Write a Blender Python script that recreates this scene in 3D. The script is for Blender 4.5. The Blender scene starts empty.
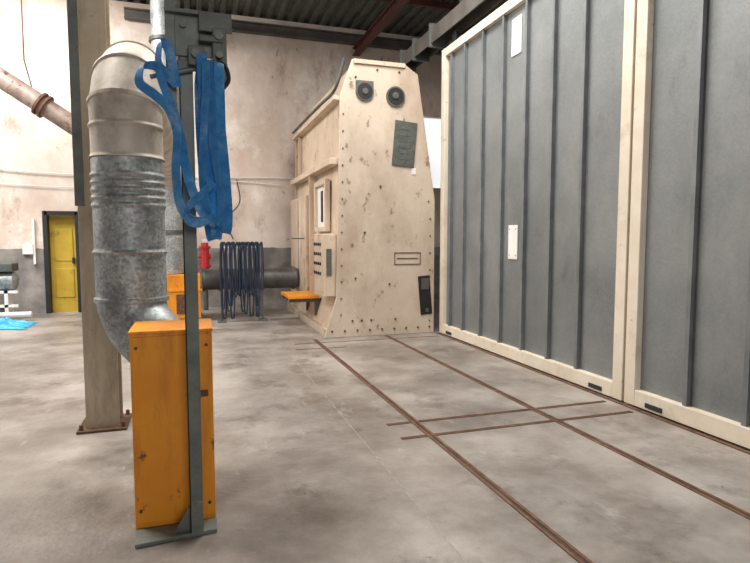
import bpy, bmesh, math, random
from mathutils import Vector, Matrix
random.seed(3)
S=bpy.context.scene
COL=S.collection
try: S.view_settings.view_transform='Standard'
except Exception: pass

# ------------------------------------------------------------ materials
def mat(name,c1,c2=None,scale=3,rough=.6,metal=0,bump=0.0,bscale=40,spots=None,stretch=(1,1,1),detail=6,rough2=None,vor=None,contrast=(.35,.65)):
    m=bpy.data.materials.new(name); m.use_nodes=True
    nt=m.node_tree; N=nt.nodes; L=nt.links
    b=N['Principled BSDF']
    b.inputs['Roughness'].default_value=rough
    b.inputs['Metallic'].default_value=metal
    if c2 is None: c2=tuple(c*.85 for c in c1)
    tc=N.new('ShaderNodeTexCoord'); mp=N.new('ShaderNodeMapping')
    mp.inputs['Scale'].default_value=stretch
    L.new(tc.outputs['Object'],mp.inputs['Vector'])
    no=N.new('ShaderNodeTexNoise'); no.inputs['Scale'].default_value=scale; no.inputs['Detail'].default_value=detail
    no.inputs['Roughness'].default_value=.65
    L.new(mp.outputs[0],no.inputs['Vector'])
    cr=N.new('ShaderNodeValToRGB')
    cr.color_ramp.elements[0].position=contrast[0]; cr.color_ramp.elements[0].color=(*c1,1)
    cr.color_ramp.elements[1].position=contrast[1]; cr.color_ramp.elements[1].color=(*c2,1)
    L.new(no.outputs['Fac'],cr.inputs['Fac'])
    out=cr.outputs['Color']
    if vor:
        v=N.new('ShaderNodeTexVoronoi'); v.inputs['Scale'].default_value=vor[0]
        L.new(tc.outputs['Object'],v.inputs['Vector'])
        mx=N.new('ShaderNodeMix'); mx.data_type='RGBA'; mx.blend_type='OVERLAY'
        mx.inputs[0].default_value=vor[1]
        bw=N.new('ShaderNodeRGBToBW'); L.new(v.outputs['Color'],bw.inputs[0])
        L.new(out,mx.inputs[6]); L.new(bw.outputs[0],mx.inputs[7]); out=mx.outputs[2]
    for sp in (spots or []):
        col,thr,sc=sp[:3]; st=sp[3] if len(sp)>3 else (1,1,1); amt=sp[4] if len(sp)>4 else 1
        mp2=N.new('ShaderNodeMapping'); mp2.inputs['Scale'].default_value=st
        mp2.inputs['Location'].default_value=(sc,sc*.7,1.3)
        L.new(tc.outputs['Object'],mp2.inputs['Vector'])
        n2=N.new('ShaderNodeTexNoise'); n2.inputs['Scale'].default_value=sc; n2.inputs['Detail'].default_value=12
        n2.inputs['Roughness'].default_value=.7
        L.new(mp2.outputs[0],n2.inputs['Vector'])
        r2=N.new('ShaderNodeValToRGB'); r2.color_ramp.elements[0].position=thr; r2.color_ramp.elements[1].position=min(1,thr+.07 if len(sp)<6 else thr+sp[5])
        r2.color_ramp.elements[1].color=(amt,amt,amt,1)
        L.new(n2.outputs['Fac'],r2.inputs['Fac'])
        mx=N.new('ShaderNodeMix'); mx.data_type='RGBA'
        L.new(r2.outputs['Color'],mx.inputs[0]); L.new(out,mx.inputs[6]); mx.inputs[7].default_value=(*col,1)
        out=mx.outputs[2]
    L.new(out,b.inputs['Base Color'])
    if rough2 is not None:
        mr=N.new('ShaderNodeMapRange'); mr.inputs['From Min'].default_value=.3; mr.inputs['From Max'].default_value=.7
        mr.inputs['To Min'].default_value=rough; mr.inputs['To Max'].default_value=rough2
        L.new(no.outputs['Fac'],mr.inputs['Value']); L.new(mr.outputs[0],b.inputs['Roughness'])
    if bump:
        nb=N.new('ShaderNodeTexNoise'); nb.inputs['Scale'].default_value=bscale; nb.inputs['Detail'].default_value=5
        L.new(tc.outputs['Object'],nb.inputs['Vector'])
        bp=N.new('ShaderNodeBump'); bp.inputs['Strength'].default_value=bump; bp.inputs['Distance'].default_value=.02
        L.new(nb.outputs['Fac'],bp.inputs['Height']); L.new(bp.outputs[0],b.inputs['Normal'])
    return m

M={}
M['floor']=mat('concrete_floor',(.20,.17,.145),(.40,.36,.325),scale=1.3,rough=.32,rough2=.5,bump=.16,bscale=30,detail=15,contrast=(.34,.62),
   spots=[((.125,.10,.082),.46,.42,(1,1,1),.75,.18),((.46,.43,.395),.52,1.1,(1,1,1),.45,.18),((.10,.078,.062),.545,1.8,(1,1,1),.65,.12),((.50,.48,.45),.60,5,(1,.4,1),.4,.08),((.05,.042,.035),.655,13,(1,1,1),.7,.04),((.55,.53,.5),.67,22,(1,1,1),.6,.04)])
M['steel_grey']=mat('grey_steel',(.10,.11,.11),(.16,.17,.16),scale=8,rough=.5,metal=.3,spots=[((.11,.06,.035),.62,18)])
M['post']=mat('post_paint',(.10,.115,.10),(.17,.185,.165),scale=6,rough=.5,metal=.1,spots=[((.30,.27,.2),.62,14),((.06,.035,.02),.64,25)])
M['column']=mat('column_paint',(.44,.36,.26),(.54,.46,.35),scale=3,rough=.6,spots=[((.18,.135,.095),.50,3,(2,2,.4),.65,.2),((.09,.06,.04),.64,18)])
M['galv']=mat('galvanized_duct',(.25,.275,.28),(.43,.455,.455),scale=5,rough=.42,rough2=.58,metal=.45,vor=(60,.40),spots=[((.42,.37,.31),.55,3,(1,1,1),.45,.15),((.14,.13,.12),.60,6,(1,1,.5),.6,.1)])
M['galv_cream']=mat('dusty_duct',(.52,.45,.375),(.64,.575,.50),scale=4,rough=.55,metal=.15,spots=[((.20,.16,.125),.48,4,(1,1,.7),.65,.18)])
M['galv_dark']=mat('dark_duct',(.07,.07,.068),(.16,.155,.15),scale=3,rough=.5,metal=.5)
M['orange']=mat('orange_paint',(.76,.26,.010),(.84,.33,.02),scale=3,rough=.4,spots=[((.46,.14,.012),.49,2.5,(3,3,.5),.6,.16),((.16,.05,.02),.62,7,(1,1,1),.9,.04)])
M['rust']=mat('rust',(.07,.035,.02),(.17,.085,.05),scale=14,rough=.85,bump=.4)
M['railrust']=mat('rusty_rail',(.09,.040,.022),(.20,.10,.06),scale=9,rough=.8,bump=.4,spots=[((.26,.22,.18),.58,3,(1,1,1),.7,.1)])
M['groove']=mat('rail_groove_dirt',(.03,.02,.015),(.09,.055,.04),scale=12,rough=.9)
M['dark']=mat('dark_rubber',(.012,.013,.015),(.025,.025,.028),rough=.55)
M['hose']=mat('blue_black_hose',(.010,.018,.035),(.025,.045,.085),scale=5,rough=.5)
M['blue']=mat('blue_webbing',(.02,.17,.46),(.06,.29,.62),scale=14,rough=.75,bump=.5,bscale=250,spots=[((.32,.52,.74),.54,5,(1,1,1),.75,.14)])  # lighter blue noise patches put highlights into the webbing colour
M['cream']=mat('cream_frame',(.70,.61,.48),(.79,.71,.59),scale=3,rough=.45,spots=[((.44,.34,.24),.54,2.5,(1,1,1),.55,.14),((.20,.11,.06),.64,11,(1,1,1),.85,.04)])
M['panel']=mat('galvanized_panel',(.165,.18,.183),(.24,.255,.257),scale=.9,rough=.38,rough2=.5,metal=.3,vor=(70,.10),spots=[((.33,.335,.33),.52,1.3,(1,1,.5),.5,.2),((.12,.105,.09),.60,2.6,(1,1,.5),.5,.12)])
M['rib']=mat('panel_rib',(.15,.163,.166),(.235,.25,.255),scale=3,rough=.45,metal=.3)
M['machine']=mat('machine_paint',(.52,.42,.325),(.62,.52,.415),scale=1.6,rough=.5,bump=.04,spots=[((.33,.24,.17),.475,1.2,(1,1,.5),.6,.2),((.11,.06,.035),.65,22,(1,1,1),.9,.04),((.17,.10,.06),.585,4.5,(1,1,.7),.8,.06)])
M['machine_side']=mat('machine_side_paint',(.53,.41,.30),(.64,.52,.40),scale=2,rough=.5,spots=[((.22,.14,.09),.55,3.5,(1,1,.5),.7,.1)])
M['plate']=mat('dark_plate',(.06,.065,.06),(.11,.12,.105),scale=12,rough=.5,spots=[((.3,.28,.25),.64,30)])
M['white']=mat('white_plate',(.72,.71,.68),(.82,.81,.78),rough=.5)
M['black']=mat('black_hole',(.006,.006,.006),(.012,.011,.01),rough=.6)
M['ceil']=mat('ceiling_sheet',(.07,.08,.072),(.12,.125,.112),rough=.6)
M['redsteel']=mat('red_primer_steel',(.08,.025,.02),(.12,.04,.032),rough=.6)
M['darksteel']=mat('dark_roof_steel',(.06,.056,.05),(.11,.10,.09),rough=.6)
M['brownpipe']=mat('rusty_pipe',(.24,.17,.14),(.38,.31,.27),scale=5,rough=.55,metal=.3,spots=[((.10,.04,.03),.57,7)])
M['yellow']=mat('yellow_door_paint',(.52,.34,.03),(.60,.41,.05),scale=3,rough=.5,spots=[((.22,.14,.03),.56,4,(1,1,1),.6,.1)])
M['tarp']=mat('blue_tarp_sheet',(.02,.33,.62),(.06,.45,.75),scale=9,rough=.4)
M['red']=mat('red_paint',(.48,.02,.03),(.56,.04,.04),rough=.4)
M['upper']=mat('upper_cladding',(.06,.06,.057),(.10,.10,.095),rough=.6)
M['joint']=mat('floor_joint',(.42,.40,.37),(.25,.23,.2),scale=12,rough=.9)

def wallmat():
    m=mat('plaster_wall',(.62,.51,.43),(.82,.73,.65),scale=.6,rough=.85,bump=.35,bscale=12,detail=15,contrast=(.36,.60),
      spots=[((.52,.38,.305),.46,.5,(1,1,.6),.65,.18),((.88,.84,.78),.53,.9,(1,1,1),.65,.12),((.27,.185,.14),.57,1.2,(1,1,.45),.6,.09),((.18,.12,.09),.63,4.5,(1,1,.6),.65,.05)])
    nt=m.node_tree;N=nt.nodes;L=nt.links;b=N['Principled BSDF']
    src=b.inputs['Base Color'].links[0].from_socket
    tc=N.new('ShaderNodeTexCoord');sx=N.new('ShaderNodeSeparateXYZ');L.new(tc.outputs['Object'],sx.inputs[0])
    nn=N.new('ShaderNodeTexNoise');nn.inputs['Scale'].default_value=3;nn.inputs['Detail'].default_value=6
    L.new(tc.outputs['Object'],nn.inputs['Vector'])
    ad=N.new('ShaderNodeMath');ad.operation='MULTIPLY_ADD';ad.inputs[1].default_value=.05
    L.new(nn.outputs['Fac'],ad.inputs[0]);L.new(sx.outputs['Z'],ad.inputs[2])
    lt=N.new('ShaderNodeMath');lt.operation='LESS_THAN';lt.inputs[1].default_value=1.33
    L.new(ad.outputs[0],lt.inputs[0])
    r=N.new('ShaderNodeValToRGB');r.color_ramp.elements[0].position=.35;r.color_ramp.elements[1].position=.65
    r.color_ramp.elements[0].color=(.17,.155,.145,1);r.color_ramp.elements[1].color=(.34,.32,.30,1)
    L.new(nn.outputs['Fac'],r.inputs[0])
    mx=N.new('ShaderNodeMix');mx.data_type='RGBA'
    L.new(lt.outputs[0],mx.inputs[0]);L.new(src,mx.inputs[6]);L.new(r.outputs[0],mx.inputs[7]);L.new(mx.outputs[2],b.inputs['Base Color'])
    return m
M['wall']=wallmat()
def emis(name,c,s):
    m=bpy.data.materials.new(name);m.use_nodes=True;b=m.node_tree.nodes['Principled BSDF']
    b.inputs['Base Color'].default_value=(*c,1);b.inputs['Emission Color'].default_value=(*c,1);b.inputs['Emission Strength'].default_value=s
    return m
M['daypane']=emis('daylight_pane',(.95,.97,1),.8)

# ------------------------------------------------------------ helpers
def empty(name,loc):
    e=bpy.data.objects.new(name,None); e.location=loc; e.empty_display_size=.2; COL.objects.link(e); return e
def finish(bm,name,m,parent=None,bevel=0,smooth=False):
    bmesh.ops.recalc_face_normals(bm,faces=bm.faces)
    me=bpy.data.meshes.new(name); bm.to_mesh(me); bm.free()
    ms=m if isinstance(m,list) else [m]
    for k in ms: me.materials.append(M[k])
    if smooth:
        for p in me.polygons: p.use_smooth=True
    o=bpy.data.objects.new(name,me); COL.objects.link(o)
    if parent: o.parent=parent; o.location=-Vector(parent.location)
    if bevel:
        bv=o.modifiers.new('b','BEVEL'); bv.width=bevel; bv.segments=2; bv.limit_method='ANGLE'
    if smooth:
        es=o.modifiers.new('e','EDGE_SPLIT'); es.split_angle=math.radians(40)
    return o
def addbox(bm,x0,x1,y0,y1,z0,z1,R=None):
    vs=[bm.verts.new((x,y,z)) for x in (x0,x1) for y in (y0,y1) for z in (z0,z1)]
    for f in ((0,1,3,2),(4,6,7,5),(0,4,5,1),(2,3,7,6),(0,2,6,4),(1,5,7,3)): bm.faces.new([vs[i] for i in f])
    if R: 
        c=Vector(((x0+x1)/2,(y0+y1)/2,(z0+z1)/2))
        for v in vs: v.co=R@(v.co-c)+c
    return vs
def box(name,x0,x1,y0,y1,z0,z1,m,parent=None,bevel=0,R=None):
    bm=bmesh.new(); addbox(bm,x0,x1,y0,y1,z0,z1,R); return finish(bm,name,m,parent,bevel)
def boxes(name,lst,m,parent=None,bevel=0):
    bm=bmesh.new()
    for b in lst: addbox(bm,*b)
    return finish(bm,name,m,parent,bevel)
def addsweep(bm,pts,rad,seg=32,cap=True,mi=0):
    pts=[Vector(p) for p in pts]; n=len(pts)
    rad=rad if isinstance(rad,(list,tuple)) else [rad]*n
    T=[]
    for i in range(n):
        a=pts[max(i-1,0)]; c=pts[min(i+1,n-1)]
        t=(c-a)
        if t.length<1e-7: t=pts[min(i+2,n-1)]-pts[max(i-2,0)]
        T.append(t.normalized())
    u=Vector((1,0,0)) if abs(T[0].x)<.9 else Vector((0,1,0))
    u=(u-T[0]*u.dot(T[0])).normalized()
    rings=[]
    for i in range(n):
        u=(u-T[i]*u.dot(T[i])).normalized(); w=T[i].cross(u)
        rings.append([bm.verts.new(pts[i]+(u*math.cos(2*math.pi*k/seg)+w*math.sin(2*math.pi*k/seg))*rad[i]) for k in range(seg)])
    for a,b in zip(rings,rings[1:]):
        for k in range(seg):
            f=bm.faces.new((a[k],a[(k+1)%seg],b[(k+1)%seg],b[k])); f.material_index=mi
    if cap:
        f=bm.faces.new(rings[0]); f.material_index=mi
        f=bm.faces.new(rings[-1][::-1]); f.material_index=mi
def sweep(name,pts,rad,m,parent=None,seg=32,cap=True):
    bm=bmesh.new(); addsweep(bm,pts,rad,seg,cap); return finish(bm,name,m,parent,0,True)
def cyls(name,lst,m,parent=None,seg=16):
    bm=bmesh.new()
    for p0,p1,r in lst: addsweep(bm,[p0,p1],r,seg)
    return finish(bm,name,m,parent,0,True)
def prismY(name,outl,y0,y1,m,parent=None,bevel=0):
    bm=bmesh.new()
    a=[bm.verts.new((x,y0,z)) for x,z in outl]; b=[bm.verts.new((x,y1,z)) for x,z in outl]
    bm.faces.new(a); bm.faces.new(b[::-1]); n=len(a)
    for i in range(n): bm.faces.new((a[i],b[i],b[(i+1)%n],a[(i+1)%n]))
    return finish(bm,name,m,parent,bevel)
def catmull(P,n=8):
    P=[Vector(p) for p in P]; P=[2*P[0]-P[1]]+P+[2*P[-1]-P[-2]]; o=[]
    for i in range(1,len(P)-2):
        for k in range(n):
            t=k/n; a,b,c,d=P[i-1],P[i],P[i+1],P[i+2]
            o.append(.5*((2*b)+(c-a)*t+(2*a-5*b+4*c-d)*t*t+(3*b-a-3*c+d)*t**3))
    o.append(P[-2]); return o
def ribbon(bm,P,w,wd=(1,0,0),th=.004,n=8,twist=0):
    pts=catmull(P,n); N=len(pts); rows=[]
    wd=Vector(wd)
    for i,p in enumerate(pts):
        t=(pts[min(i+1,N-1)]-pts[max(i-1,0)]).normalized()
        q=(wd-t*wd.dot(t)).normalized()
        q=Matrix.Rotation(twist*math.sin(i/N*math.pi*2),3,t)@q
        nn=t.cross(q)
        rows.append([bm.verts.new(p+q*w/2*a+nn*th/2*b) for a,b in((-1,-1),(1,-1),(1,1),(-1,1))])
    for a,b in zip(rows,rows[1:]):
        for k in range(4): bm.faces.new((a[k],a[(k+1)%4],b[(k+1)%4],b[k]))
    bm.faces.new(rows[0]);bm.faces.new(rows[-1][::-1])

# ------------------------------------------------------------ room
YB=12.75; H=6.3
box('floor',-10,7.2,-6,YB+.3,-.2,0,'floor')
bm=bmesh.new()
DX0,DX1,DH=-2.80,-2.22,2.02
WX0,WX1,WZ0,WZ1=5.15,6.3,2.75,4.45
for b in [(-10,DX0,YB,YB+.3,0,H),(DX0,DX1,YB,YB+.3,DH,H),(DX1,WX0,YB,YB+.3,0,H),(WX0,WX1,YB,YB+.3,0,WZ0),(WX0,WX1,YB,YB+.3,WZ1,H),(WX1,7.2,YB,YB+.3,0,H)]:
    addbox(bm,*b)
finish(bm,'wall_back','wall')
boxes('wall_left',[(-10.3,-10,-6,-1,0,H),(-10.3,-10,-1,9,4.6,H),(-10.3,-10,9,YB+.3,0,H)],'wall')
box('wall_right',3.98,4.12,-6,8.05,0,H,'upper')
box('wall_side_bay',7.2,7.4,8,YB+.3,0,H,'wall')
w=empty('window_1',(5.7,YB+.15,3.6))
box('pane',WX0,WX1,YB+.14,YB+.16,WZ0,WZ1,'daypane',w)
boxes('frame',[(WX0,WX0+.05,YB+.1,YB+.2,WZ0,WZ1),(5.9,5.94,YB+.1,YB+.2,WZ0,WZ1)],'cream',w)
bm=bmesh.new(); x=-10; rows=[]; i=0
while x<=7.4:
    z=H+(.0 if (i//2)%2 else .06)
    rows.append((bm.verts.new((x,-6,z)),bm.verts.new((x,YB+.3,z)))); x+= .03 if i%2 else .09; i+=1
for a,b in zip(rows,rows[1:]): bm.faces.new((a[0],b[0],b[1],a[1]))
finish(bm,'ceiling','ceil')
r=empty('roof_beams',(0,11,H-.3))
boxes('purlins',[(-10,7.2,y,y+.07,H-.13,H-.01) for y in (3,5,7,9,10.75)],'redsteel',r)
boxes('wall_plate_beam',[(-1.2,7.2,12.55,12.70,5.92,5.95),(-1.2,7.2,12.61,12.64,5.95,6.1),(-1.2,7.2,12.55,12.70,6.1,6.13)],'darksteel',r)
boxes('girders',[(3.6,3.75,-6,YB,5.70,5.73),(3.66,3.69,-6,YB,5.73,5.85),(3.6,3.75,-6,YB,5.85,5.88)],'redsteel',r)
boxes('girder_left',[(-.62,-.42,4.8,YB,5.7,5.74),(-.54,-.5,4.8,YB,5.74,6.0),(-.62,-.42,4.8,YB,6.0,6.04)],'darksteel',r)
d=empty('door_1',((DX0+DX1)/2,YB+.1,0))
box('leaf',DX0+.04,DX1-.04,YB+.16,YB+.2,0,DH-.05,'yellow',d)
boxes('jambs',[(DX0-.04,DX0+.04,YB-.03,YB+.22,0,DH+.04),(DX1-.04,DX1+.04,YB-.03,YB+.22,0,DH+.04),(DX0,DX1,YB-.03,YB+.22,DH-.04,DH+.04)],'dark',d)
boxes('panels',[(DX0+.12,DX1-.12,YB+.145,YB+.16,.3,.9),(DX0+.12,DX1-.12,YB+.145,YB+.16,1.05,1.7)],'yellow',d,.01)
box('handle',DX1-.14,DX1-.1,YB+.1,YB+.16,1.0,1.12,'dark',d)

# ------------------------------------------------------------ sliding doors
def sliding_door(name,y0,y1,ribs,plates):
    e=empty(name,(3.75,(y0+y1)/2,0))
    box('sheet',3.765,3.785,y0+.02,y1-.02,.06,4.3,'panel',e)
    s=.125
    boxes('frame',[(3.70,3.80,y0,y0+s,.02,4.38),(3.70,3.80,y1-s,y1,.02,4.38),(3.701,3.799,y0+s,y1-s,.02,.165),(3.701,3.799,y0+s,y1-s,4.26,4.379)],'cream',e,.006)
    boxes('ribs',[(3.722,3.765,y-.012,y+.012,.165,4.26) for y in ribs],'rib',e,.003)
    boxes('rib_lips',[(3.716,3.723,y-.02,y+.02,.165,4.26) for y in ribs],'rib',e)
    boxes('bottom_dark_bars',[(3.69,3.70,y-.09,y+.09,.045,.085) for y in (y0+.35,y1-.35)],'dark',e)  # short dark bars on the bottom rail near each end
    for (py,pz,ph) in plates:
        box('cover_plate',3.752,3.764,py-.105,py+.105,pz-ph/2,pz+ph/2,'white',e,.05)
        cyls('plate_screws',[((3.75,py+a,pz+b),(3.756,py+a,pz+b),.008) for a in(-.07,.07) for b in(-ph/2+.05,ph/2-.05)],'dark',e,8)
    cyls('rollers',[((3.72,y,4.47),(3.78,y,4.47),.07) for y in(y0+.4,y1-.4)],'dark',e,20)
    boxes('roller_hangers',[(3.735,3.765,y-.04,y+.04,4.38,4.47) for y in(y0+.4,y1-.4)],'dark',e)
    return e
sliding_door('sliding_door',4.09,8.08,[4.77,5.28,5.80,6.31,6.83,7.35,7.78],[(6.06,1.46,.42),(6.06,3.93,.44)])
sliding_door('sliding_door',-.6,4.06,[3.42,2.91,2.40,1.89,1.38,.87,.36],[])
e=empty('trim_1',(3.75,4,4.6))
boxes('track_channel',[(3.62,3.88,-5.9,9.7,4.74,4.78),(3.62,3.64,-5.9,9.7,4.55,4.74),(3.86,3.88,-5.9,9.7,4.55,4.74)],'darksteel',e)
boxes('brackets',[(3.66,3.97,y,y+.06,4.78,4.95) for y in (1,2.5,4,5.5,7)]+[(3.60,3.90,y,y+.05,4.5,4.86) for y in(8.3,9.0,9.6)],'steel_grey',e)

# ------------------------------------------------------------ floor rails
e=empty('floor_rails',(2.3,4,0))
l=[];g=[]
for X in(1.70,2.83):
    l+=[(X-.030,X-.011,-1,8.15,.0005,.007),(X+.011,X+.030,-1,8.15,.0005,.007)]
    g+=[(X-.011,X+.011,-1,8.15,.0005,.003)]
l2=[];g2=[]
for Y in(3.85,4.18):
    l2+=[(1.46,3.6,Y-.020,Y-.006,.0005,.005),(1.46,3.6,Y+.006,Y+.020,.0005,.005)]
    g2+=[(1.46,3.6,Y-.006,Y+.006,.0005,.0028)]
l2+=[(1.35,3.6,7.86,7.88,.0005,.004),(1.30,2.0,7.45,7.47,.0005,.004)]
boxes('rail_edges',l,'railrust',e);boxes('rail_grooves',g,'groove',e);boxes('cross_rail_edges',l2,'railrust',e);boxes('cross_rail_grooves',g2,'groove',e)
boxes('expansion_joint',[(1.170,1.178,-2,8.6,.0004,.0015),(-2.4,-2.394,-2,12,.0004,.0015)],'joint',e)
boxes('door_guide_track',[(3.66,3.69,-5,8.1,.0005,.01),(3.81,3.84,-5,8.1,.0005,.01)],'railrust',e)

# ------------------------------------------------------------ machine
m=empty('blasting_machine',(2.8,10,0))
OUT=[(1.86,0),(2.05,.60),(2.12,3.62),(2.31,4.16),(3.14,4.16),(3.36,4.02),(3.66,2.12),(3.66,0)]
BODY=[(1.95,.12),(2.10,.60),(2.16,3.58),(2.34,4.10),(3.12,4.10),(3.32,3.98),(3.60,2.10),(3.60,.12)]
prismY('end_plate',OUT,8.20,8.24,'machine',m,.008)
prismY('body',BODY,8.24,11.9,'machine_side',m,.01)
prismY('rear_plate',OUT,11.9,11.94,'machine_side',m)
boxes('base_skid',[(1.9,2.1,8.24,11.9,0,.12),(3.45,3.6,8.24,11.9,0,.12)],'machine',m)
box('top_ledge',2.03,2.18,8.24,11.9,3.56,3.62,'machine_side',m,.005)
box('side_ledge',1.98,2.14,8.3,11.85,2.62,2.72,'machine_side',m,.01)
boxes('side_stiffeners',[(2.08,2.14,y,y+.04,2.72,3.56) for y in(11.4,)]+[(2.0,2.12,9.95,10.0,.3,2.62)],'machine_side',m)
box('side_module',1.97,2.12,10.2,11.8,.5,2.3,'machine_side',m,.015)
boxes('side_module_gaps',[(1.965,1.972,10.9,10.92,.55,2.25),(1.965,1.972,10.3,11.7,1.5,1.52)],'dark',m)
boxes('window_frame',[(2.02,2.11,8.80,8.87,1.62,2.46),(2.02,2.11,9.58,9.65,1.62,2.46),(2.02,2.11,8.87,9.58,1.62,1.70),(2.02,2.11,8.87,9.58,2.38,2.46)],'machine_side',m,.01)
box('window_glass',2.07,2.09,8.87,9.58,1.7,2.38,'white',m)
box('window_bar',2.055,2.075,9.15,9.27,1.78,2.30,'dark',m,.02)
box('control_box',1.88,2.09,8.30,9.0,.62,1.58,'machine_side',m,.012)
box('control_door',1.868,1.882,8.36,8.94,.68,1.52,'machine_side',m,.006)
cyls('control_buttons',[((1.85,8.45+.14*i,1.42-.15*j),(1.87,8.45+.14*i,1.42-.15*j),.025) for i in range(4) for j in range(4)],'dark',m,12)
box('control_panel_face',1.92,2.0,8.285,8.3,.95,1.35,'plate',m)
sweep('top_pipe',catmull([(2.22,8.3,4.2),(2.12,8.5,3.78),(2.05,9.2,3.70),(2.04,10.5,3.70),(2.04,11.8,3.70)],6),.025,'galv_dark',m,10)
boxes('roof_boxes',[(2.5,3.0,8.6,9.4,4.1,4.26),(2.6,2.95,10,11,4.1,4.3)],'machine',m,.01)
boxes('top_angle',[(2.33,3.14,8.17,8.20,4.10,4.16)],'machine_side',m)
def port(x,z,r):
    bm=bmesh.new(); addsweep(bm,[(x,8.20,z),(x,8.17,z)],r,36); finish(bm,'port_flange','plate',m,0,True)
    bm=bmesh.new(); addsweep(bm,[(x,8.172,z),(x,8.165,z)],r*.85,36); finish(bm,'port_opening','black',m,0,True)
port(2.50,3.70,.14);port(2.99,3.66,.15)
cyls('port_spindles',[((2.50,8.15,3.70),(2.50,8.17,3.70),.045),((2.98,8.15,3.67),(2.98,8.17,3.67),.05)],'plate',m,16)
box('port_housing_lip',2.36,2.64,8.18,8.2,3.66,3.86,'plate',m,.03)
box('data_plate',2.96,3.32,8.175,8.2,2.62,3.30,'plate',m,.004,Matrix.Rotation(math.radians(5),3,'Y'))
boxes('data_plate_lines',[(3.06,3.22,8.170,8.176,2.72+.09*i,2.735+.09*i) for i in range(6)],'steel_grey',m)
boxes('label_frame',[(2.98,3.42,8.19,8.2,1.10,1.112),(2.98,3.42,8.19,8.2,1.28,1.292),(2.98,2.992,8.19,8.2,1.10,1.29),(3.408,3.42,8.19,8.2,1.1,1.29),(3.02,3.38,8.192,8.2,1.19,1.205)],'rust',m)
box('side_opening',3.40,3.6,8.185,8.2,.30,.92,'black',m,.03,Matrix.Rotation(math.radians(-5),3,'Y'))
boxes('opening_bars',[(3.43,3.56,8.175,8.186,.70,.88),(3.5,3.56,8.17,8.186,.34,.40)],'galv_dark',m,.01)
box('small_tag',3.26,3.33,8.19,8.2,2.5,2.6,'white',m)
bl=[]
def bolt(x,z,r=.012): bl.append(((x,8.185,z),(x,8.2,z),r))
for i in range(13): bolt(2.12+.004*i,.35+.25*i)
for i in range(9): bolt(1.98+.2*i,.10,.016)
for i in range(8): bolt(3.58-(max(0,.27*i-1.7))*.17,.2+.27*i)
for (x,z) in [(2.5,1.6),(2.35,.9),(2.9,.8),(2.3,.25),(2.45,.25),(2.6,.25),(2.36,3.9),(2.7,4.03),(3.05,4.03),(3.0,.25),(2.75,2.3)]: bolt(x,z,.017)
cyls('bolts',bl,'rust',m,8)
box('step_board',1.50,2.02,9.25,10.15,.50,.55,'orange',m,.005)
boxes('step_brackets',[(1.52,2.08,y,y+.04,.44,.50) for y in(9.3,10.05)]+[(1.95,2.09,y,y+.04,.2,.44) for y in(9.3,10.05)],'darksteel',m)

# ------------------------------------------------------------ main duct
CX,CY,R=-.365,3.77,.205
e=empty('ventilation_duct',(CX,CY,0))
def vpath(z0,z1,ribs,step=.02):
    pts=[];rad=[]
    n=int((z1-z0)/step)
    for i in range(n+1):
        z=z0+(z1-z0)*i/n
        rr=R
        for c in ribs: rr+=.011*max(0,1-abs(z-c)/.018)
        pts.append((CX,CY,z)); rad.append(rr)
    return pts,rad
p,rd=vpath(1.12,1.98,[1.13,1.42,1.70,1.745,1.79,1.835,1.88],.006)
sweep('galvanized_section',p,rd,'galv',e,56,False)
p,rd=vpath(1.98,2.21,[1.985,2.17],.006)
sweep('upper_section',p,rd,'galv_cream',e,56,False)
B=.34; segs=3; Zb=2.20
def joint(s): 
    a=math.pi/2*s/segs
    return Vector((CX+.03*s/segs,CY+B*(1-math.cos(a)),Zb+B*math.sin(a))),Vector((0,math.sin(a),math.cos(a)))
corners=[]
for s in range(segs):
    (c0,t0),(c1,t1)=joint(s),joint(s+1)
    k=B*math.tan(math.pi/4/segs)
    corners.append(c0+t0*k)
path=[Vector((CX,CY,2.19))]+corners+[Vector((-.33,6.0,Zb+B)),Vector((-.33,10.45,Zb+B))]
bm=bmesh.new(); rings=[]; seg=56
def ring_at(p,n,dr=0,axis=None):
    u=Vector((1,0,0)); w=axis.cross(u).normalized(); u=w.cross(axis).normalized()
    out=[]
    for k in range(seg):
        d=(u*math.cos(2*math.pi*k/seg)+w*math.sin(2*math.pi*k/seg))*(R+dr)
        q=p+d; tt=(p-q).dot(n)/axis.dot(n); out.append(q+axis*tt)
    return out
seq=[]
for i in range(len(path)):
    if i==0: ax=(path[1]-path[0]).normalized(); seq.append(ring_at(path[0],ax,0,ax))
    elif i==len(path)-1: ax=(path[-1]-path[-2]).normalized(); seq.append(ring_at(path[-1],ax,0,ax))
    else:
        ai=(path[i]-path[i-1]).normalized(); ao=(path[i+1]-path[i]).normalized(); n=(ai+ao).normalized()
        for o,dr in((-.016,0),(-.010,.010),(.010,.010),(.016,0)):
            seq.append(ring_at(path[i]+n*o,n,dr,ai))
rings=[[bm.verts.new(v) for v in r_] for r_ in seq]
for a,b in zip(rings,rings[1:]):
    for k in range(seg): bm.faces.new((a[k],a[(k+1)%seg],b[(k+1)%seg],b[k]))
o=finish(bm,'top_elbow','galv_cream',e,0,True); o.modifiers['e'].split_angle=math.radians(20)
pb=[(CX,CY,1.14),(CX,CY,1.11),(CX+.012,CY-.01,1.05),(CX+.055,CY-.05,.96),(CX+.125,CY-.12,.885),(CX+.20,CY-.20,.84),(CX+.25,CY-.28,.82),(CX+.262,CY-.34,.815)]
pp=catmull(pb,3)
sweep('bottom_elbow',pp,[.205-.025*i/(len(pp)-1) for i in range(len(pp))],'galv',e,56,True)
cyls('clamp_bands',[((CX,CY,z-.012),(CX,CY,z+.012),R+.012) for z in(1.13,)],'galv',e,56)

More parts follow.
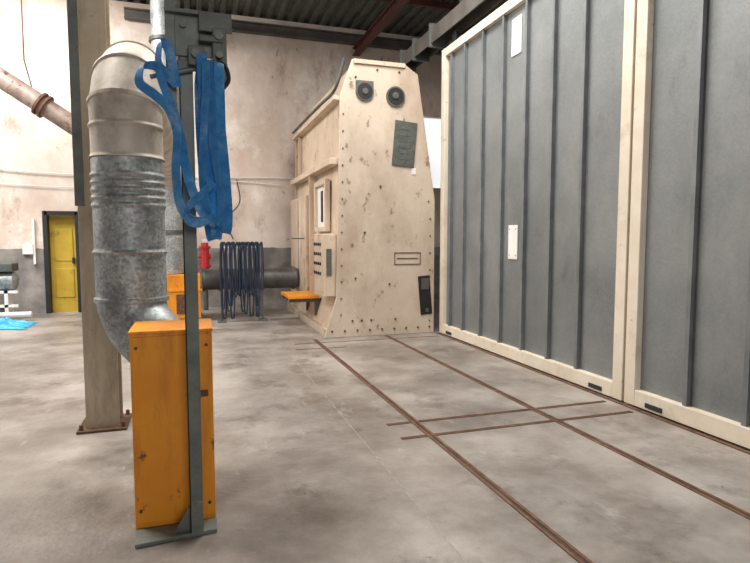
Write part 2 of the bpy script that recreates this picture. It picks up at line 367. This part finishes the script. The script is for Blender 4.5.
e=empty('vertical_duct',(-.37,11,0))
sweep('riser',[(-.37,11,.87),(-.37,11,1.5),(-.37,11,6.25)],.25,'galv',e,32)
cyls('flanges',[((-.37,11,z),(-.37,11,z+.06),.29) for z in(1.6,3.3,5.0)],'galv_dark',e,32)
e=empty('exhaust_pipe',(-2,11,0))
sweep('pipe',[(-4.6,11,5.25),(-2.3,11,3.72),(-1.9,11,3.45),(-1.0,11,2.93)],.16,'brownpipe',e,24)
dv=(Vector((-2.3,11,3.72))-Vector((-4.6,11,5.25))).normalized()
cyls('flanges',[(tuple(Vector((-2.35,11,3.753))+dv*o),tuple(Vector((-2.35,11,3.753))+dv*(o+.04)),.21) for o in(0,-.09)],'rust',e,24)
sweep('hanger',[(-2.5,11,3.95),(-2.62,11,4.5),(-2.62,11,6.28)],.012,'redsteel',e,8)
e=empty('orange_blower_unit',(-.2,11,0))
box('housing',-.65,.12,10.65,11.35,.06,.86,'orange',e,.01)
box('skid',-.68,.15,10.62,11.38,0,.06,'steel_grey',e)
box('rim',-.67,.14,10.63,11.37,.56,.60,'orange',e)
box('access_hatch',-.30,.05,10.635,10.65,.15,.50,'rust',e)
e=empty('horizontal_duct',(1,11,.7))
sweep('pipe',[(.16,11,.74),(1.94,11,.74)],.2,'galv_dark',e,28)
cyls('collars',[((x,11,.74),(x+.05,11,.74),.225) for x in(.16,.45,1.25,1.85)],'galv_dark',e,28)
boxes('stand',[(1.2,1.25,10.95,11.05,0,.56)],'steel_grey',e)

# ------------------------------------------------------------ orange cabinet
e=empty('orange_cabinet',(-.12,3.2,0))
box('housing',-.315,.085,3.035,3.40,.0,1.025,'orange',e,.006)
box('front_panel',-.305,.075,3.025,3.036,.03,1.005,'orange',e,.003)
box('lid_lip',-.32,.09,3.02,3.402,1.02,1.035,'orange',e,.003)
cyls('panel_bolts',[((x,3.015,z),(x,3.026,z),.008) for x in(-.285,.055) for z in(.1,.95)],'rust',e,8)
box('latch',-.01,.06,3.005,3.026,.68,.71,'rust',e,.004)

# ------------------------------------------------------------ post stand
e=empty('strap_stand',(-.01,2.88,0))
PX,PY=-.012,2.90
bm=bmesh.new()
q=[(-.30,2.84),(-.31,2.99),(.09,3.0),(.085,2.88)]
a=[bm.verts.new((x,y,0.001)) for x,y in q];b=[bm.verts.new((x,y,.022)) for x,y in q]
bm.faces.new(a[::-1]);bm.faces.new(b)
for i in range(4): bm.faces.new((a[i],a[(i+1)%4],b[(i+1)%4],b[i]))
finish(bm,'foot_plate','post',e,.003)
boxes('upright',[(PX-.032,PX+.032,PY-.03,PY-.022,.02,2.50),(PX-.032,PX-.024,PY-.03,PY+.05,.02,2.50)],'post',e,.002)
bm=bmesh.new()
tri=[(-.12,.022),(PX-.03,.022),(PX-.03,.16)]
a=[bm.verts.new((x,PY,z)) for x,z in tri];b=[bm.verts.new((x,PY+.01,z)) for x,z in tri]
bm.faces.new(a);bm.faces.new(b[::-1])
for i in range(3): bm.faces.new((a[i],b[i],b[(i+1)%3],a[(i+1)%3]))
finish(bm,'gusset','post',e)
boxes('head_plate',[(-.095,.11,PY-.045,PY-.033,2.36,2.56),(-.10,-.055,PY-.05,PY-.033,2.10,2.95),(-.10,.20,PY-.08,PY+.06,2.545,2.562)],'post',e,.003)
boxes('bracket_arm',[(.05,.20,PY-.085,PY-.075,2.47,2.562),(.110,.175,PY-.09,PY-.04,2.24,2.49),(.00,.07,PY-.09,PY-.05,2.31,2.40),(-.05,.18,PY-.055,PY-.045,2.29,2.34),(.05,.16,PY-.10,PY-.06,2.42,2.45)],'plate',e,.004)
cyls('bracket_pins',[((.14,PY-.12,2.36),(.14,PY+.03,2.36),.016),((-.17,PY-.05,2.25),(.02,PY-.05,2.30),.012),((-.02,PY-.06,2.50),(-.02,PY-.04,2.50),.015),((.14,PY-.11,2.45),(.14,PY-.04,2.45),.02),((.035,PY-.11,2.36),(.035,PY-.04,2.36),.02)],'steel_grey',e,12)
sweep('hook',catmull([(.13,PY-.09,2.34),(.17,PY-.09,2.31),(.18,PY-.09,2.25),(.145,PY-.09,2.21),(.115,PY-.09,2.24)],6),.010,'dark',e,8)

# straps
F=PY-.10
bm=bmesh.new()
ribbon(bm,[(.06,F+.05,2.30),(.055,F,2.36),(.06,F-.02,2.32),(.07,F-.02,2.1),(.09,F-.02,1.82),(.11,F-.02,1.55),(.10,F,1.50),(.08,F+.03,1.56),(.055,F+.04,1.9),(.05,F+.05,2.2),(.06,F+.05,2.30)],.052,twist=.5)
ribbon(bm,[(.14,F+.04,2.24),(.135,F,2.32),(.135,F-.045,2.28),(.135,F-.05,2.05),(.152,F-.05,1.8),(.160,F-.05,1.60),(.15,F-.01,1.53),(.135,F+.02,1.60),(.14,F+.03,1.95),(.14,F+.04,2.24)],.048,twist=-.3)
ribbon(bm,[(.075,F-.04,2.32),(.075,F-.07,2.2),(.06,F-.075,1.98),(.05,F-.075,1.78),(.075,F-.075,1.60),(.12,F-.07,1.57),(.13,F-.06,1.72),(.10,F-.055,1.95),(.10,F-.05,2.2),(.09,F-.01,2.33)],.040,wd=(.8,-.6,0))
ribbon(bm,[(-.06,F,2.22),(-.13,F-.01,2.28),(-.195,F-.02,2.27),(-.21,F-.03,2.20),(-.15,F-.04,2.15),(-.09,F-.05,2.09),(-.055,F-.055,1.98),(-.065,F-.055,1.82),(-.055,F-.06,1.68),(-.02,F-.06,1.60),(.04,F-.065,1.58)],.045,wd=(.7,-.5,.5))
ribbon(bm,[(-.05,F,2.20),(-.085,F-.035,2.36),(-.12,F-.035,2.37),(-.125,F-.035,2.25),(-.075,F-.045,2.10),(-.045,F-.05,1.98),(-.02,F-.045,1.82),(.02,F-.06,1.68),(.06,F-.065,1.60)],.042,wd=(.9,-.4,.3),twist=.5)
ribbon(bm,[(.10,F-.085,1.76),(.04,F-.085,1.70),(-.01,F-.085,1.65),(-.02,F-.085,1.59),(.03,F-.085,1.57),(.09,F-.08,1.60),(.13,F-.08,1.58)],.036,wd=(.2,-.3,1))
finish(bm,'blue_lifting_straps','blue',None,0,True)

# ------------------------------------------------------------ steel column
cx=-.705
e=empty('steel_column',(cx,4.85,0))
boxes('section',[(cx-.12,cx+.12,4.77,4.785,.02,6.28),(cx-.12,cx+.12,5.0,5.015,.02,6.28),(cx-.008,cx+.008,4.785,5.0,.02,6.28)],'column',e)
box('base_plate',cx-.18,cx+.18,4.70,5.1,0,.02,'rust',e,.004)
boxes('grey_angle',[(cx-.135,cx-.07,4.755,4.77,1.75,6.28)],'steel_grey',e)
cyls('anchor_bolts',[((cx+a,b,.02),(cx+a,b,.06),.015) for a in(-.15,.15) for b in(4.74,5.06)],'rust',e,8)

# ------------------------------------------------------------ hose rack
e=empty('hose_rack',(.85,10.45,0))
boxes('frame',[(.46,.49,10.43,10.46,0,1.42),(1.19,1.22,10.43,10.46,0,1.42),(.46,1.22,10.43,10.46,1.38,1.42),(.40,.55,10.3,10.6,0,.02),(1.13,1.28,10.3,10.6,0,.02)],'steel_grey',e)
bm=bmesh.new()
for i in range(17):
    x=.50+.042*i+random.uniform(-.012,.012); zb=.08+.5*random.random()**1.8
    dx=.022+.03*random.random(); y=10.40-.07*random.random(); j=random.uniform(-.025,.025)
    addsweep(bm,catmull([(x-dx,y,1.25),(x-dx*.5,y,1.39),(x,y-.01,1.44),(x+dx*.6,y,1.38),(x+dx,y,1.0),(x+dx+j,y,.6),(x+dx*.5+j,y,zb+.03),(x+j,y,zb),(x-dx*.6+j,y,zb+.05),(x-dx,y,.8),(x-dx,y,1.25)],5),.014,8)
finish(bm,'hoses','hose',e,0,True)

# red standpipe
e=empty('fire_standpipe',(.24,12.3,0))
sweep('riser',[(.24,12.3,0),(.24,12.3,.85)],.05,'galv_dark',e,20)
sweep('red_riser',[(.24,12.3,.85),(.24,12.3,1.3),(.24,12.3,1.42)],[.09,.09,.07],'red',e,20)
cyls('collars',[((.24,12.3,z),(.24,12.3,z+.05),.12) for z in(.90,1.30)]+[((.12,12.3,1.14),(.36,12.3,1.14),.05)],'red',e,16)
box('top_cap',.19,.29,12.25,12.35,1.42,1.50,'white',e,.01)

# wall cables
e=empty('wall_cables',(0,12.7,3))
def cable(nm,P,r=.012,mm='white'): sweep(nm,catmull(P,8),r,mm,e,6)
cable('cable_1',[(-9,12.72,3.1),(-5,12.70,3.0),(-3,12.70,2.82),(-1,12.7,2.8),(1.5,12.7,2.85),(5,12.7,2.9)],.014)
cable('cable_2',[(-9,12.72,2.75),(-4,12.70,2.6),(-2,12.70,2.55),(.5,12.7,2.75),(1.9,12.7,2.7)],.010)
cable('cable_3',[(.95,12.72,2.8),(1.0,12.68,2.3),(.7,12.68,1.9),(.85,12.7,1.5)],.012,'dark')
boxes('switch_boxes',[(-3.2,-3.02,12.68,12.75,1.2,1.4),(-3.02,-2.98,12.7,12.75,1.0,1.9)],'white',e)
# compressor cart
e=empty('compressor_tank',(-3.7,12,0))
sweep('tank',[(-4.7,12,.72),(-4.67,12,.72),(-3.18,12,.72),(-3.12,12,.72)],[.1,.18,.18,.1],'galv',e,24)
boxes('stand',[(-4.6,-4.54,11.85,12.15,0,.55),(-3.32,-3.26,11.85,12.15,0,.55),(-4.6,-3.1,11.85,11.9,.24,.29),(-4.6,-3.1,11.85,11.9,.50,.55)],'white',e)
box('motor',-3.7,-3.15,11.8,12.2,.90,1.06,'plate',e,.02)
box('base_box',-4.5,-3.35,11.92,12.1,.05,.24,'steel_grey',e)
cyls('low_pipe',[((-4.5,11.7,.12),(-2.85,11.7,.12),.05)],'white',e,12)
# tarp
bm=bmesh.new(); n=26; G={}
for i in range(n):
    for j in range(n):
        x=-4.7+2.0*i/(n-1); y=10.6+.85*j/(n-1)
        ed=min(i,j,n-1-i,n-1-j)/5
        z=.01+min(1,ed)*(.07+.06*math.sin(i*1.3+j*.5)*math.cos(j*1.1)+.03*math.sin(i*.5))
        G[i,j]=bm.verts.new((x+.05*math.sin(j*.9),y+.05*math.sin(i*.7),max(.006,z)))
for i in range(n-1):
    for j in range(n-1): bm.faces.new((G[i,j],G[i+1,j],G[i+1,j+1],G[i,j+1]))
finish(bm,'blue_tarp','tarp')

# ------------------------------------------------------------ lights
def area(name,loc,target,sx,sy,power,col=(1,1,1)):
    l=bpy.data.lights.new(name,'AREA'); l.shape='RECTANGLE'; l.size=sx; l.size_y=sy; l.energy=power; l.color=col
    o=bpy.data.objects.new(name,l); o.location=loc
    o.rotation_euler=(Vector(target)-Vector(loc)).to_track_quat('-Z','Y').to_euler(); COL.objects.link(o)
area('fill_far',(-4.8,9.8,6.0),(-3.4,12.4,1.5),5,1.4,760,(1,.97,.93))  # added area light to whiten the left back wall; the ceiling is closed
area('fill_mid',(2.2,5.6,6.1),(2.2,5.4,0),1.4,3.5,360,(1,.965,.92))  # added fill under the closed ceiling to brighten the middle of the floor
area('key_left',(-1.9,4.9,6.1),(.7,3.0,0),.9,.9,300,(1,.95,.89))  # added key light, placed to throw the cabinet shadow right and forward
area('doorway_daylight',(-9.5,8,3.4),(-.5,5.0,.6),3,2.4,150,(1,.96,.92))
area('entrance_daylight',(1.2,-5.7,3.6),(3.2,8,2.6),3,2.5,200,(1,.965,.92))
wd=bpy.data.worlds.new('world'); S.world=wd; wd.use_nodes=True
wd.node_tree.nodes['Background'].inputs[0].default_value=(1,.97,.95,1)
wd.node_tree.nodes['Background'].inputs[1].default_value=.19

c=bpy.data.cameras.new('camera'); co=bpy.data.objects.new('camera',c); COL.objects.link(co)
c.sensor_width=36; c.lens=560/750*36; c.clip_start=.05
co.location=(0,0,1.5); co.rotation_euler=(math.radians(90-4.34),0,math.radians(-18))
S.camera=co
